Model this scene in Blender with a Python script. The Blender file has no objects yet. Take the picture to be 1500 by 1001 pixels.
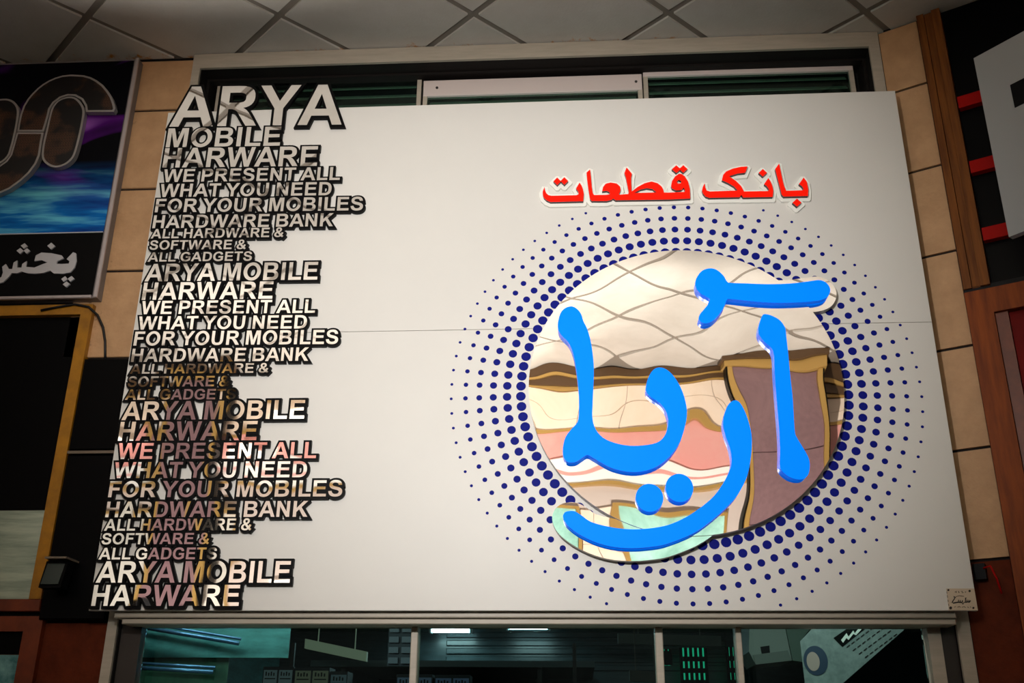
import bpy, math, random
import numpy as np
from mathutils import Vector, Matrix
from mathutils.geometry import delaunay_2d_cdt
random.seed(7)
sc = bpy.context.scene
COL = sc.collection

# ---------------------------------------------------------------- camera
FPX = 1500.0
CAM = np.array([0.0, -4.2, 1.6])
_u = np.array([32, 3685.5, -FPX]); _u /= np.linalg.norm(_u)
_r = np.array([24750, (FPX*FPX-24750*32)/3685.5, FPX]); _r -= _u*(_u@_r); _r /= np.linalg.norm(_r)
_y = np.cross(_u, _r)
RM = np.array([_r, _y, _u])
cd = bpy.data.cameras.new('camera'); cam = bpy.data.objects.new('camera', cd); COL.objects.link(cam)
cd.sensor_width = 36; cd.lens = FPX*36/1500; cd.clip_start = 0.02
mw = Matrix(RM.tolist()).to_4x4(); mw.translation = Vector(CAM); cam.matrix_world = mw
sc.camera = cam

# ---------------------------------------------------------------- light and exposure
w = bpy.data.worlds.new('world'); sc.world = w; w.use_nodes = True
w.node_tree.nodes['Background'].inputs[0].default_value = (0.75, 0.8, 1, 1)
w.node_tree.nodes['Background'].inputs[1].default_value = 0.01
sc.view_settings.view_transform = 'Standard'
sc.view_settings.look = 'None'
sc.view_settings.exposure = 0.0
sc.view_settings.gamma = 1.0
sc.view_settings.use_curve_mapping = False
sc.cycles.max_bounces = 8

def spot(name, loc, target, power, angle, blend=1.0, col=(1, .95, .88), r=0.03):
    l = bpy.data.lights.new(name, 'SPOT'); l.energy = power; l.spot_size = math.radians(angle)
    l.spot_blend = blend; l.color = col; l.shadow_soft_size = r
    o = bpy.data.objects.new(name, l); COL.objects.link(o); o.location = loc
    o.rotation_euler = (Vector(target)-Vector(loc)).to_track_quat('-Z', 'Y').to_euler()
    return o
spot('board_fill', (-0.5, -3.75, 3.05), (-0.35, 0, 3.42), 425, 72, 1.0, (1, .99, .985), .02)  # added unseen light; its soft cone dims the board towards the edges
spot('arcade_fill', (0.7, -2.0, 1.3), (0.7, -5.0, 4.3), 760, 76, 0.5, (1, .97, .93))  # this pair is added out of view to brighten the mirrored far wall
spot('arcade_fill', (-2.6, -2.0, 1.3), (-2.6, -5.0, 4.1), 700, 76, 0.5, (1, .97, .93))
spot('ceiling_fill', (.8, -2.5, .6), (.8, -2.85, 4.9), 225, 61, 0.3, (1, .97, .93))  # added pair of unseen uplights, brightening the ceiling that the mirrors show
spot('ceiling_fill', (-1.6, -2.5, .6), (-1.6, -2.75, 4.9), 560, 62, 0.3, (1, .97, .93))

# ---------------------------------------------------------------- projection helpers (pixel of the photo -> point in the place)
def ray(px, py): return RM @ np.array([px-750, 500.5-py, -FPX])
def P(px, py, Y=0.0):
    d = ray(px, py); p = CAM + d*((Y-CAM[1])/d[1]); return float(p[0]), float(p[2])
def Pz(px, py, z):
    d = ray(px, py); p = CAM + d*((z-CAM[2])/d[2]); return float(p[0]), float(p[1])
def V(px, py, yr=-5.0):           # point of the far side of the arcade that the mirror shows at a pixel
    return P(px, py, -0.4-yr)

# ---------------------------------------------------------------- materials
def lin(c): return tuple(((v/255.)/12.92 if v <= 10 else ((v/255.+.055)/1.055)**2.4) for v in c)
class NT:
    def __init__(s, m): s.t = m.node_tree; s.n = s.t.nodes; s.l = s.t.links; s.b = s.n['Principled BSDF']
    def add(s, typ, **k):
        nd = s.n.new(typ)
        for a, v in k.items(): setattr(nd, a, v)
        return nd
    def link(s, a, b): s.l.new(a, b)
MATS = {}
def mat(name, rgb, rough=.5, metal=0., emit=None, es=0., spec=.5, noise=None, bump=None, coat=0.):
    """noise=(scale,(r,g,b),amount,[stretch]); bump=(scale,distance)"""
    if name in MATS: return MATS[name]
    m = bpy.data.materials.new(name); m.use_nodes = True; MATS[name] = m
    t = NT(m); b = t.b
    c = lin(rgb)+(1,)
    b.inputs['Base Color'].default_value = c; b.inputs['Roughness'].default_value = rough
    b.inputs['Metallic'].default_value = metal; b.inputs['Specular IOR Level'].default_value = spec
    b.inputs['Coat Weight'].default_value = coat
    if emit: b.inputs['Emission Color'].default_value = lin(emit)+(1,); b.inputs['Emission Strength'].default_value = es
    if noise or bump:
        tc = t.add('ShaderNodeTexCoord')
    if noise:
        mp = t.add('ShaderNodeMapping'); t.link(tc.outputs['Object'], mp.inputs[0])
        if len(noise) > 3: mp.inputs['Scale'].default_value = noise[3]
        nz = t.add('ShaderNodeTexNoise'); nz.inputs['Scale'].default_value = noise[0]; nz.inputs['Detail'].default_value = 6
        nz.inputs['Roughness'].default_value = .65
        t.link(mp.outputs[0], nz.inputs['Vector'])
        cr = t.add('ShaderNodeValToRGB'); e = cr.color_ramp.elements
        e[0].position = .35; e[1].position = .68
        e[0].color = c; c2 = lin(noise[1])+(1,)
        e[1].color = tuple(c[i]*(1-noise[2])+c2[i]*noise[2] for i in range(4))
        t.link(nz.outputs[0], cr.inputs[0]); t.link(cr.outputs[0], b.inputs['Base Color'])
    if bump:
        n2 = t.add('ShaderNodeTexNoise'); n2.inputs['Scale'].default_value = bump[0]; n2.inputs['Detail'].default_value = bump[2] if len(bump) > 2 else 3
        t.link(tc.outputs['Object'], n2.inputs['Vector'])
        bp = t.add('ShaderNodeBump'); bp.inputs['Strength'].default_value = 1; bp.inputs['Distance'].default_value = bump[1]
        t.link(n2.outputs[0], bp.inputs['Height']); t.link(bp.outputs[0], b.inputs['Normal'])
    return m

M_board = mat('board_white', (224, 220, 212), .45, spec=.3, noise=(1.3, (216, 212, 205), .5))
M_mirror = mat('mirror_steel', (250, 244, 238), .012, 1.0, bump=(2.5, .0078, 0.6))
M_mirror_edge = mat('polished_edge', (205, 200, 192), .4)
M_letter = mat('mirror_letter', (248, 244, 240), .03, 1.0, bump=(5, .0012, 1))
M_black = mat('black_acrylic', (3, 3, 4), .5, spec=.12)
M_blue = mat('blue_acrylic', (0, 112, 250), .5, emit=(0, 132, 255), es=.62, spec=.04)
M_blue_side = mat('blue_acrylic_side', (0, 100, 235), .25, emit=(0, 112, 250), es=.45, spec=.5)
M_red = mat('red_acrylic', (240, 20, 2), .5, emit=(255, 26, 2), es=.35, spec=.1)
M_redside = mat('dark_red_side', (24, 8, 6), .4)
M_halo = mat('white_halo', (240, 238, 228), .35, emit=(255, 252, 240), es=.06)
M_navy = mat('navy_print', (10, 20, 122), .6, spec=.1)
M_seam = mat('seam_grey', (120, 116, 110), .6)
M_ink = mat('brown_ink', (30, 22, 16), .6)
M_stone = mat('cream_stone', (200, 156, 112), .6, noise=(9, (176, 134, 92), .8), bump=(60, .002, 5))
M_stone2 = mat('red_stone', (104, 44, 22), .7, spec=.1, noise=(9, (70, 28, 14), .8), bump=(60, .002, 5))
M_joint = mat('mortar_dark', (22, 15, 12), .9)
M_alu = mat('aluminium_beige', (186, 174, 156), .45, .0, noise=(5, (160, 150, 134), .6, (1, 1, 8)))
M_alu_d = mat('aluminium_dark', (62, 56, 52), .4, .3)
M_alu_pink = mat('pale_rail', (214, 198, 190), .45)
M_gold_frame = mat('ochre_frame', (176, 118, 8), .4, noise=(12, (130, 84, 8), .8))
M_rust_frame = mat('rust_frame', (120, 50, 16), .4, noise=(10, (80, 30, 12), .8))
M_wood = mat('brown_wood', (134, 78, 28), .6, spec=.2, noise=(5, (88, 46, 14), .9, (9, 9, .6)))
M_orange = mat('orange_wood', (146, 70, 18), .55, spec=.2, noise=(5, (104, 44, 10), .9, (7, 7, .7)))
M_redpaint = mat('red_paint', (170, 12, 6), .5, spec=.1)
M_reddoor = mat('red_door', (130, 8, 4), .5, spec=.1, noise=(3, (84, 5, 3), .7))
M_ceil = mat('ceiling_tile_cream', (214, 208, 198), .8, noise=(2.2, (196, 188, 176), .8), bump=(90, .001, 4))
M_grid = mat('ceiling_grid_grey', (140, 130, 118), .7)
M_dark = mat('dark_void', (9, 8, 9), .8)
M_darkgloss = mat('dark_glossy_panel', (4, 4, 5), .4, spec=.08)
M_cable = mat('black_cable', (10, 9, 9), .5)
M_floor = mat('floor_grey', (110, 102, 96), .3)

def stain(m, axis, a, b, rgb, scale, thr, wid=.12):
    """irregular dirt of its own shape: noise spots whose density falls from a to b along a world axis"""
    t = NT(m); bs = t.b.inputs['Base Color']; src = bs.links[0].from_socket
    tc = t.add('ShaderNodeTexCoord'); sx = t.add('ShaderNodeSeparateXYZ'); t.link(tc.outputs['Object'], sx.inputs[0])
    mr = t.add('ShaderNodeMapRange'); mr.inputs[1].default_value = a; mr.inputs[2].default_value = b; mr.inputs[3].default_value = 0; mr.inputs[4].default_value = .5
    t.link(sx.outputs[axis], mr.inputs[0])
    nz = t.add('ShaderNodeTexNoise'); nz.inputs['Scale'].default_value = scale; nz.inputs['Detail'].default_value = 5; nz.inputs['Roughness'].default_value = .7; t.link(tc.outputs['Object'], nz.inputs[0])
    sb_ = t.add('ShaderNodeMath', operation='SUBTRACT'); t.link(nz.outputs[0], sb_.inputs[0]); t.link(mr.outputs[0], sb_.inputs[1])
    m2 = t.add('ShaderNodeMapRange'); m2.inputs[1].default_value = thr; m2.inputs[2].default_value = thr+wid; t.link(sb_.outputs[0], m2.inputs[0])
    mx = t.add('ShaderNodeMix'); mx.data_type = 'RGBA'; mx.inputs[7].default_value = lin(rgb)+(1,)
    t.link(m2.outputs[0], mx.inputs[0]); t.link(src, mx.inputs[6]); t.link(mx.outputs[2], bs)
stain(M_ceil, 1, 0.0, -.22, (196, 128, 40), 11, .49)
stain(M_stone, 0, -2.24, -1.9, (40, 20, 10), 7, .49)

def glass(name, tint, rough=.0, mixf=.12):
    m = bpy.data.materials.new(name); m.use_nodes = True; MATS[name] = m
    t = NT(m); t.n.remove(t.b)
    out = t.n['Material Output']
    tr = t.add('ShaderNodeBsdfTransparent'); tr.inputs[0].default_value = tint+(1,)
    gl = t.add('ShaderNodeBsdfGlossy'); gl.inputs['Roughness'].default_value = rough; gl.inputs[0].default_value = (.9, 1, .97, 1)
    fr = t.add('ShaderNodeFresnel'); fr.inputs[0].default_value = 1.5
    mx = t.add('ShaderNodeMixShader'); t.link(fr.outputs[0], mx.inputs[0]); t.link(tr.outputs[0], mx.inputs[1]); t.link(gl.outputs[0], mx.inputs[2])
    t.link(mx.outputs[0], out.inputs[0]); return m
M_glass = glass('shop_glass', (.78, .93, .9))
M_glass_dark = glass('dark_glass', (.6, .7, .66))

# ---------------------------------------------------------------- object helpers
def tag(o, label=None, cat=None, group=None, kind=None):
    if label: o['label'] = label
    if cat: o['category'] = cat
    if group: o['group'] = group
    if kind: o['kind'] = kind
    return o
def thing(name, loc, label, cat, group=None):
    o = bpy.data.objects.new(name, None); o.empty_display_size = .1; COL.objects.link(o); o.location = loc
    return tag(o, label, cat, group)
def wloc(o):
    v = Vector((0, 0, 0))
    while o is not None: v = v+o.location; o = o.parent
    return v
def link(name, me, m, parent=None):
    o = bpy.data.objects.new(name, me); COL.objects.link(o)
    for mm in (m if isinstance(m, (list, tuple)) else [m]): me.materials.append(mm)
    if parent is not None:
        o.parent = parent; o.location = -wloc(parent)
    return o
def recentre(o):
    """move the origin of a top-level mesh to the bottom centre of its bounds"""
    me = o.data; co = np.array([v.co for v in me.vertices]); c = Vector(((co[:, 0].min()+co[:, 0].max())/2, (co[:, 1].min()+co[:, 1].max())/2, co[:, 2].min()))
    me.transform(Matrix.Translation(-c)); o.location = c
    return o
def mesh(name, vs, fs, m, parent=None, smooth=False):
    me = bpy.data.meshes.new(name); me.from_pydata([tuple(map(float, v)) for v in vs], [], fs); me.update()
    if smooth:
        for p in me.polygons: p.use_smooth = True
    return link(name, me, m, parent)
class MB:
    def __init__(s): s.v = []; s.f = []
    def box(s, x0, x1, y0, y1, z0, z1, b=0.0):
        x0, x1 = min(x0, x1), max(x0, x1); y0, y1 = min(y0, y1), max(y0, y1); z0, z1 = min(z0, z1), max(z0, z1)
        if b <= 0:
            n = len(s.v)
            s.v += [(x, y, z) for x in (x0, x1) for y in (y0, y1) for z in (z0, z1)]
            s.f += [tuple(n+i for i in q) for q in ((0, 1, 3, 2), (4, 6, 7, 5), (0, 4, 5, 1), (2, 3, 7, 6), (0, 2, 6, 4), (1, 5, 7, 3))]
        else:     # front (towards -y) edges chamfered
            n = len(s.v)
            s.v += [(x0, y1, z0), (x1, y1, z0), (x1, y1, z1), (x0, y1, z1),
                    (x0, y0+b, z0), (x1, y0+b, z0), (x1, y0+b, z1), (x0, y0+b, z1),
                    (x0+b, y0, z0+b), (x1-b, y0, z0+b), (x1-b, y0, z1-b), (x0+b, y0, z1-b)]
            s.f += [(n, n+3, n+2, n+1), (n+8, n+9, n+10, n+11)]
            for a in range(4):
                c = (a+1) % 4
                s.f += [(n+a, n+c, n+4+c, n+4+a), (n+4+a, n+4+c, n+8+c, n+8+a)]
        return s
    def quadprism(s, pts, d):
        """pts: 4 3D points (front), d: 3D extrusion vector"""
        n = len(s.v); k = len(pts); d = np.array(d)
        s.v += [tuple(p) for p in pts]+[tuple(np.array(p)+d) for p in pts]
        s.f += [tuple(range(n, n+k)), tuple(range(n+2*k-1, n+k-1, -1))]
        s.f += [(n+i, n+k+i, n+k+(i+1) % k, n+(i+1) % k) for i in range(k)]
        return s
    def tube(s, pts, r, seg=8):
        pts = [np.array(p, float) for p in pts]; n0 = len(s.v); k = len(pts)
        for i, p in enumerate(pts):
            t = pts[min(i+1, k-1)]-pts[max(i-1, 0)]; t /= np.linalg.norm(t)+1e-9
            a = np.cross(t, [0, 0, 1]) if abs(t[2]) < .9 else np.cross(t, [1, 0, 0]); a /= np.linalg.norm(a); b = np.cross(t, a)
            for j in range(seg):
                an = 2*math.pi*j/seg; s.v.append(tuple(p+r*(math.cos(an)*a+math.sin(an)*b)))
        for i in range(k-1):
            for j in range(seg):
                s.f.append((n0+i*seg+j, n0+i*seg+(j+1) % seg, n0+(i+1)*seg+(j+1) % seg, n0+(i+1)*seg+j))
        s.f.append(tuple(n0+j for j in range(seg))[::-1]); s.f.append(tuple(n0+(k-1)*seg+j for j in range(seg)))
        return s
    def obj(s, name, m, parent=None, smooth=False): return mesh(name, s.v, s.f, m, parent, smooth)
def box(name, x0, x1, y0, y1, z0, z1, m, parent=None, b=0.0): return MB().box(x0, x1, y0, y1, z0, z1, b).obj(name, m, parent)

# ---------------------------------------------------------------- flat outline shapes
def area(p): p = np.asarray(p); x, y = p[:, 0], p[:, 1]; return .5*np.sum(x*np.roll(y, -1)-np.roll(x, -1)*y)
def ccw(p, hole=False):
    p = np.asarray(p, float); return p if (area(p) > 0) != hole else p[::-1]
def offset(p, d, lim=2.2):
    """offset an oriented loop to its right-hand outside by d (mitred, clipped)"""
    p = np.asarray(p, float); keep = [i for i in range(len(p)) if np.linalg.norm(p[i]-p[i-1]) > 1e-6]; p = p[keep]
    out = []; n = len(p)
    for i in range(n):
        a = p[i]-p[i-1]; b = p[(i+1) % n]-p[i]; a = a/np.linalg.norm(a); b = b/np.linalg.norm(b)
        na = np.array([a[1], -a[0]]); nb = np.array([b[1], -b[0]]); m = na+nb; q = m@m
        if q < 1e-6: out.append(p[i]+d*na); out.append(p[i]+d*nb); continue
        mm = 2*m/q; L = np.linalg.norm(mm)
        if L > lim and (a[0]*b[1]-a[1]*b[0])*d > 0: out.append(p[i]+d*(na+.55*a)); out.append(p[i]+d*(nb-.55*b))
        else: out.append(p[i]+d*mm*(min(L, lim)/L))
    return np.array(out)
def winding(pt, loops):
    w_ = np.zeros(len(pt), int)
    for L in loops:
        a = L; b = np.roll(L, -1, 0)
        x, y = pt[:, 0:1], pt[:, 1:2]
        cr = (b[:, 0]-a[:, 0])*(y-a[:, 1])-(x-a[:, 0])*(b[:, 1]-a[:, 1])
        up = (a[:, 1] <= y) & (b[:, 1] > y) & (cr > 0); dn = (a[:, 1] > y) & (b[:, 1] <= y) & (cr < 0)
        w_ += up.sum(1)-dn.sum(1)
    return w_
def shape_tris(loops):
    vs = []; es = []
    for L in loops:
        n = len(vs); vs += [Vector((float(a), float(b))) for a, b in L]; es += [(n+i, n+(i+1) % len(L)) for i in range(len(L))]
    r = delaunay_2d_cdt(vs, es, [], 0, 1e-6)
    V2 = np.array([tuple(v) for v in r[0]]); T = np.array([f for f in r[2]])
    c = V2[T].mean(1); T = T[winding(c, loops) > 0]
    return V2, T
def plate(name, loops, yf, th, mf, parent=None, ms=None, bev=0.0, tilt=(0, 0)):
    """solid plate: outline loops in (x,z), front face at y=yf, th thick towards the wall; ms = side material"""
    V2, T = shape_tris(loops)
    A = V2[T]; ar = (A[:, 1, 0]-A[:, 0, 0])*(A[:, 2, 1]-A[:, 0, 1])-(A[:, 2, 0]-A[:, 0, 0])*(A[:, 1, 1]-A[:, 0, 1])
    T = T[np.abs(ar) > 1e-10]; ar = ar[np.abs(ar) > 1e-10]
    T = [tuple(map(int, t)) if s > 0 else tuple(map(int, t[::-1])) for t, s in zip(T, ar)]
    used = sorted({i for t in T for i in t}); mp = {o: k for k, o in enumerate(used)}; T = [tuple(mp[i] for i in t) for t in T]; V2 = V2[used]
    n = len(V2); c = V2.mean(0)
    f = [(x, yf+tilt[0]*(x-c[0])+tilt[1]*(z-c[1]), z) for x, z in V2]; b = [(x, yf+th, z) for x, z in V2]
    F = [t for t in T]+[(t[2]+n, t[1]+n, t[0]+n) for t in T]; mi = [0]*len(T)+[0]*len(T)
    cnt = {}
    for t in T:
        for k in range(3):
            e = (t[k], t[(k+1) % 3]); cnt[e] = cnt.get(e, 0)+1
    for (i, j) in cnt:
        if (j, i) not in cnt: F.append((i, i+n, j+n, j)); mi.append(1)
    o = mesh(name, f+b, F, [mf, ms or mf], parent)
    o.data.polygons.foreach_set('material_index', mi if ms else [0]*len(mi))
    return o
def smooth_loop(pts, sub=5):
    """closed Catmull-Rom through the points"""
    p = np.asarray(pts, float); n = len(p); out = []
    for i in range(n):
        p0, p1, p2, p3 = p[i-1], p[i], p[(i+1) % n], p[(i+2) % n]
        for k in range(sub):
            t = k/sub
            out.append(.5*((2*p1)+(-p0+p2)*t+(2*p0-5*p1+4*p2-p3)*t*t+(-p0+3*p1-3*p2+p3)*t**3))
    return np.array(out)
def pxl(pts, ox, oy, s): return [(ox+x/s, oy+y/s) for x, y in pts]
def toW(pts, Y): return np.array([P(x, y, Y) for x, y in pts])
def ell(cx, cz, a, b, n=96): return np.array([(cx+a*math.cos(2*math.pi*i/n), cz+b*math.sin(2*math.pi*i/n)) for i in range(n)])

# ---------------------------------------------------------------- bold sans capitals (2048 units to the em, cap height 1466)
G = {}
def glyph(ch, adv, *paths):
    loops = []
    for k, s in enumerate(paths):
        t = s.replace(',', ' ').split(); i = 0; pts = []; cmd = 'L'
        while i < len(t):
            if t[i] in 'LC': cmd = t[i]; i += 1; continue
            if cmd == 'L': pts.append((float(t[i]), float(t[i+1]))); i += 2
            else:
                a = np.array(pts[-1]); q = [np.array((float(t[i+2*j]), float(t[i+2*j+1]))) for j in range(3)]; i += 6
                for u in np.linspace(0, 1, 7)[1:]: pts.append(tuple((1-u)**3*a+3*(1-u)**2*u*q[0]+3*(1-u)*u*u*q[1]+u**3*q[2]))
        p = np.array(pts)
        if np.linalg.norm(p[0]-p[-1]) < 1: p = p[:-1]
        loops.append(ccw(p, hole=k > 0))
    G[ch] = (adv, loops)
def el(cx, cy, a, b): return ' '.join(f'{cx+a*math.cos(t)} {cy+b*math.sin(t)}' for t in np.linspace(0, 2*math.pi, 33)[:-1])
glyph('A', 1479, '0 0 314 0 435 333 1021 333 1149 0 1471 0 884 1466 571 1466', '526 580 926 580 724 1124')
glyph('B', 1479, '150 0 150 1466 736 1466 C 1150 1466 1290 1360 1290 1095 C 1290 940 1200 820 1070 770 C 1260 715 1365 590 1365 420 C 1365 150 1180 0 850 0', '446 1222 446 883 640 883 C 880 883 990 880 990 1052 C 990 1210 900 1222 690 1222', '446 639 446 247 720 247 C 950 247 1060 270 1060 445 C 1060 600 960 639 700 639')
glyph('D', 1479, '148 0 148 1466 689 1466 C 1130 1466 1393 1230 1393 725 C 1393 250 1130 0 705 0', '444 1218 444 247 665 247 C 950 247 1087 330 1087 733 C 1087 1130 940 1218 578 1218')
glyph('E', 1366, '149 0 149 1466 1236 1466 1236 1218 445 1218 445 893 1181 893 1181 646 445 646 445 247 1264 247 1264 0')
glyph('F', 1251, '151 0 151 1466 1156 1466 1156 1218 447 1218 447 871 1059 871 1059 623 447 623 447 0')
glyph('G', 1593, '831 539 831 786 1469 786 1469 202 C 1300 60 1070 -25 840 -25 C 380 -25 87 270 87 735 C 87 1210 400 1491 825 1491 C 1170 1491 1380 1330 1437 1044 L 1143 989 C 1100 1140 990 1238 825 1238 C 550 1238 394 1060 394 750 C 394 420 560 229 826 229 C 950 229 1080 275 1173 353 L 1173 539')
glyph('H', 1479, '150 0 150 1466 446 1466 446 889 1026 889 1026 1466 1322 1466 1322 0 1026 0 1026 641 446 641 446 0')
glyph('I', 569, '140 0 140 1466 436 1466 436 0')
glyph('K', 1479, '153 0 153 1466 449 1466 449 815 1047 1466 1445 1466 893 895 1475 0 1092 0 689 688 449 443 449 0')
glyph('L', 1251, '157 0 157 1466 453 1466 453 247 1189 247 1189 0')
glyph('M', 1706, '145 0 145 1466 588 1466 854 466 1117 1466 1561 1466 1561 0 1286 0 1286 1154 995 0 710 0 420 1154 420 0')
glyph('N', 1479, '152 0 152 1466 440 1466 1040 487 1040 1466 1315 1466 1315 0 1018 0 427 956 427 0')
glyph('O', 1593, el(797, 733, 710, 758), el(797, 733, 405, 505))
glyph('P', 1366, '149 0 149 1466 624 1466 C 1100 1466 1270 1380 1270 1013 C 1270 680 1080 553 700 553 L 445 553 445 0', '445 1218 445 802 640 802 C 870 802 965 840 965 1012 C 965 1180 860 1218 630 1218')
glyph('R', 1479, '150 0 150 1466 773 1466 C 1150 1466 1320 1340 1320 1056 C 1320 820 1180 690 950 655 C 1080 580 1150 500 1240 350 L 1453 0 1099 0 888 320 C 740 560 690 612 510 612 L 446 612 446 0', '446 846 665 846 C 930 846 1010 860 1010 1033 C 1010 1190 930 1218 690 1218 L 446 1218')
glyph('S', 1366, '74 477 362 505 C 390 320 500 225 684 225 C 880 225 977 305 977 415 C 977 530 880 560 620 625 C 280 710 134 850 134 1070 C 134 1330 340 1491 670 1491 C 1030 1491 1220 1320 1230 1045 L 934 1032 C 910 1180 830 1246 666 1246 C 500 1246 405 1180 405 1090 C 405 1000 480 950 740 890 C 1110 800 1279 690 1279 425 C 1279 140 1060 -26 683 -26 C 310 -26 110 150 74 477')
glyph('T', 1251, '478 0 478 1218 43 1218 43 1466 1208 1466 1208 1218 774 1218 774 0')
glyph('U', 1479, '147 1466 443 1466 443 672 C 443 350 500 228 735 228 C 960 228 1018 340 1018 655 L 1018 1466 1314 1466 1314 695 C 1314 180 1150 -25 744 -25 C 320 -25 147 180 147 680')
glyph('W', 1933, '364 0 14 1466 317 1466 538 459 806 1466 1158 1466 1415 442 1640 1466 1921 1466 1565 0 1251 0 959 1096 668 0')
glyph('Y', 1366, '534 0 534 617 -3 1466 344 1466 689 886 1027 1466 1368 1466 829 615 829 0')
glyph('&', 1479, '1398 170 1237 -35 C 1150 0 1080 55 1010 125 C 900 25 760 -25 590 -25 C 270 -25 100 160 100 380 C 100 560 210 700 420 800 C 340 900 300 1000 300 1100 C 300 1320 460 1491 720 1491 C 970 1491 1110 1340 1110 1140 C 1110 980 1010 850 820 750 L 1010 510 C 1050 580 1075 650 1095 730 L 1352 672 C 1310 530 1265 420 1190 320 C 1250 260 1320 210 1398 170', '670 920 C 800 990 860 1060 860 1140 C 860 1220 810 1270 710 1270 C 620 1270 560 1210 560 1120 C 560 1060 600 1000 670 920', '545 640 840 280 C 770 220 700 195 610 195 C 470 195 370 280 370 410 C 370 500 430 580 545 640')

def text_line(words, x0, yb, x1, yb1, yt, parent, outline, yface, dy):
    """yb/yb1 baseline pixels left and right, yt cap-top pixel at the left; letters are sub-parts of the black backing"""
    Lx, Lz = P(x0, yb, yface); Rx, Rz = P(x1, yb1, yface); Tx, Tz = P(x0+3, yt, yface)
    # advance
    pen = 0; items = []
    for ch in words:
        if ch == ' ': pen += 480; continue
        adv, loops = G[ch]; items.append((ch, pen, loops)); pen += adv
    xmin = min((l[:, 0].min()+p) for _, p, ls in items for l in ls[:1]); xmax = max((l[:, 0].max()+p) for _, p, ls in items for l in ls[:1])
    sx = (Rx-Lx)/(xmax-xmin); sz = (Tz-Lz)/1466.
    placed = []
    for ch, p, ls in items:
        placed.append((ch, [np.stack([Lx+(l[:, 0]+p-xmin)*sx, Lz+(l[:, 0]+p-xmin)*sx*(Rz-Lz)/(Rx-Lx)+l[:, 1]*sz], 1) for l in ls]))
    back = []
    for ch, ls in placed:
        for l in ls: back.append(offset(l, outline))
    bk = plate('text_backing', back, yface+.004+dy, .016, M_black, parent)
    for ch, ls in placed:
        plate('letter', ls, yface, .0045+dy, M_letter, bk, tilt=(random.gauss(0, .005), random.gauss(0, .003)))
    return bk

# ================================================================ THE SETTING
CEIL = 4.908
YB = -0.15       # front face of the sign board
# ceiling with diagonal tiles
ceil = box('ceiling', -5.2, 5.2, -5.2, 0.6, CEIL+.012, CEIL+.08, M_grid); tag(ceil, kind='structure', label='suspended ceiling of cream tiles laid on the diagonal')
g0 = np.array([-.459, -.254]); v1 = np.array([.4763, .4763]); v2 = np.array([.4587, -.4358])
for i in range(-14, 14):
    for j in range(-14, 14):
        c = g0+v1*(i+.5)+v2*(j+.5)
        if not (-4.1 < c[0] < 4.0 and -5.0 < c[1] < .35): continue
        e = .472; pts = [c+v1*e*a+v2*e*b for a, b in ((-1, -1), (1, -1), (1, 1), (-1, 1))]
        if max(p[1] for p in pts) > -0.0:
            # cut at the wall line y = -0.004
            out = []
            for k in range(4):
                a, b = pts[k], pts[(k+1) % 4]
                if a[1] <= -.004: out.append(a)
                if (a[1] <= -.004) != (b[1] <= -.004): t = (-.004-a[1])/(b[1]-a[1]); out.append(a+(b-a)*t)
            pts = out
            if len(pts) < 3: continue
        MB().quadprism([(p[0], p[1], CEIL+random.uniform(0, .002)) for p in pts], (0, 0, .014)).obj('ceiling_tile', M_ceil, ceil)
fl = box('floor', -5.2, 5.2, -5.3, 6.5, -.08, 0, M_floor); tag(fl, kind='structure')

# wall plane y = 0 with the big shop window opening
WX0, WX1 = -1.905, 1.503
wall = MB().box(-5.2, WX0, .012, .25, 0, CEIL+.01).box(WX0, WX1, .16, .25, 2.4, 4.2).obj('wall_back', M_joint); tag(wall, kind='structure', label='wall around the shop window clad in cream stone tiles')
def zat(px, py): return P(px, py, 0)[1]
jz = [CEIL-.004, zat(215, 162), zat(200, 277), zat(175, 397), zat(160, 525)]
for k in range(len(jz)-1):
    box('stone_tile', -2.32, WX0-.004, -.0, .02, jz[k+1]+.006, jz[k]-.006, M_stone, wall, b=.003)
for k, (a, b) in enumerate(((2.05, 1.62), (2.05-.01, 1.4))):
    pass
zb = zat(100, 913)
box('stone_tile', -2.36, WX0-.004, 0, .02, zb-.33, zb, M_stone2, wall, b=.003)
box('stone_tile', -2.36, WX0-.004, 0, .02, zb-.8, zb-.342, M_stone2, wall, b=.003)
for k in range(3):
    box('stone_tile', -5.1, -2.37, 0, .02, zb-.33-.45*k, zb-.45*k-.01, M_stone2, wall, b=.003)

# ---- window_1: the lower shop window under the board
win = MB()
win.box(WX0, WX0+.04, -.035, -.02, 0, CEIL-.004)      # outer jambs
win.box(WX1-.05, WX1, -.035, -.02, 0, CEIL-.004)
zt = P(800, 84, -.03)[1]
win.box(WX0+.04, WX1-.05, -.035, -.02, zt, CEIL-.004)
wr_ = MB().box(WX0, WX0+.045, -.019, .06, 0, CEIL-.004).box(WX1-.045, WX1, -.019, .06, 0, CEIL-.004).box(WX0+.045, WX1-.045, -.019, .06, zt, CEIL-.004)
win_o = win.obj('window_1', M_alu); tag(win_o, kind='structure', label='aluminium shop window running behind the sign board')
wr_.obj('frame_reveal', mat('reveal_dark', (30, 26, 24), .6, spec=.15), win_o)
hx0 = P(182, 905, -.02)[0]; hx1 = P(1388, 905, -.02)[0]
z1 = P(700, 880, -.12)[1]; z2 = P(700, 905.5, -.12)[1]; z3 = P(700, 915, -.1)[1]
box('window_header', hx0, hx1, -.121, .05, z2, z1, M_alu, win_o, b=.004)
box('header_lip', hx0+.03, hx1, -.106, .05, z3, z2-.002, M_alu, win_o, b=.003)
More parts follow.
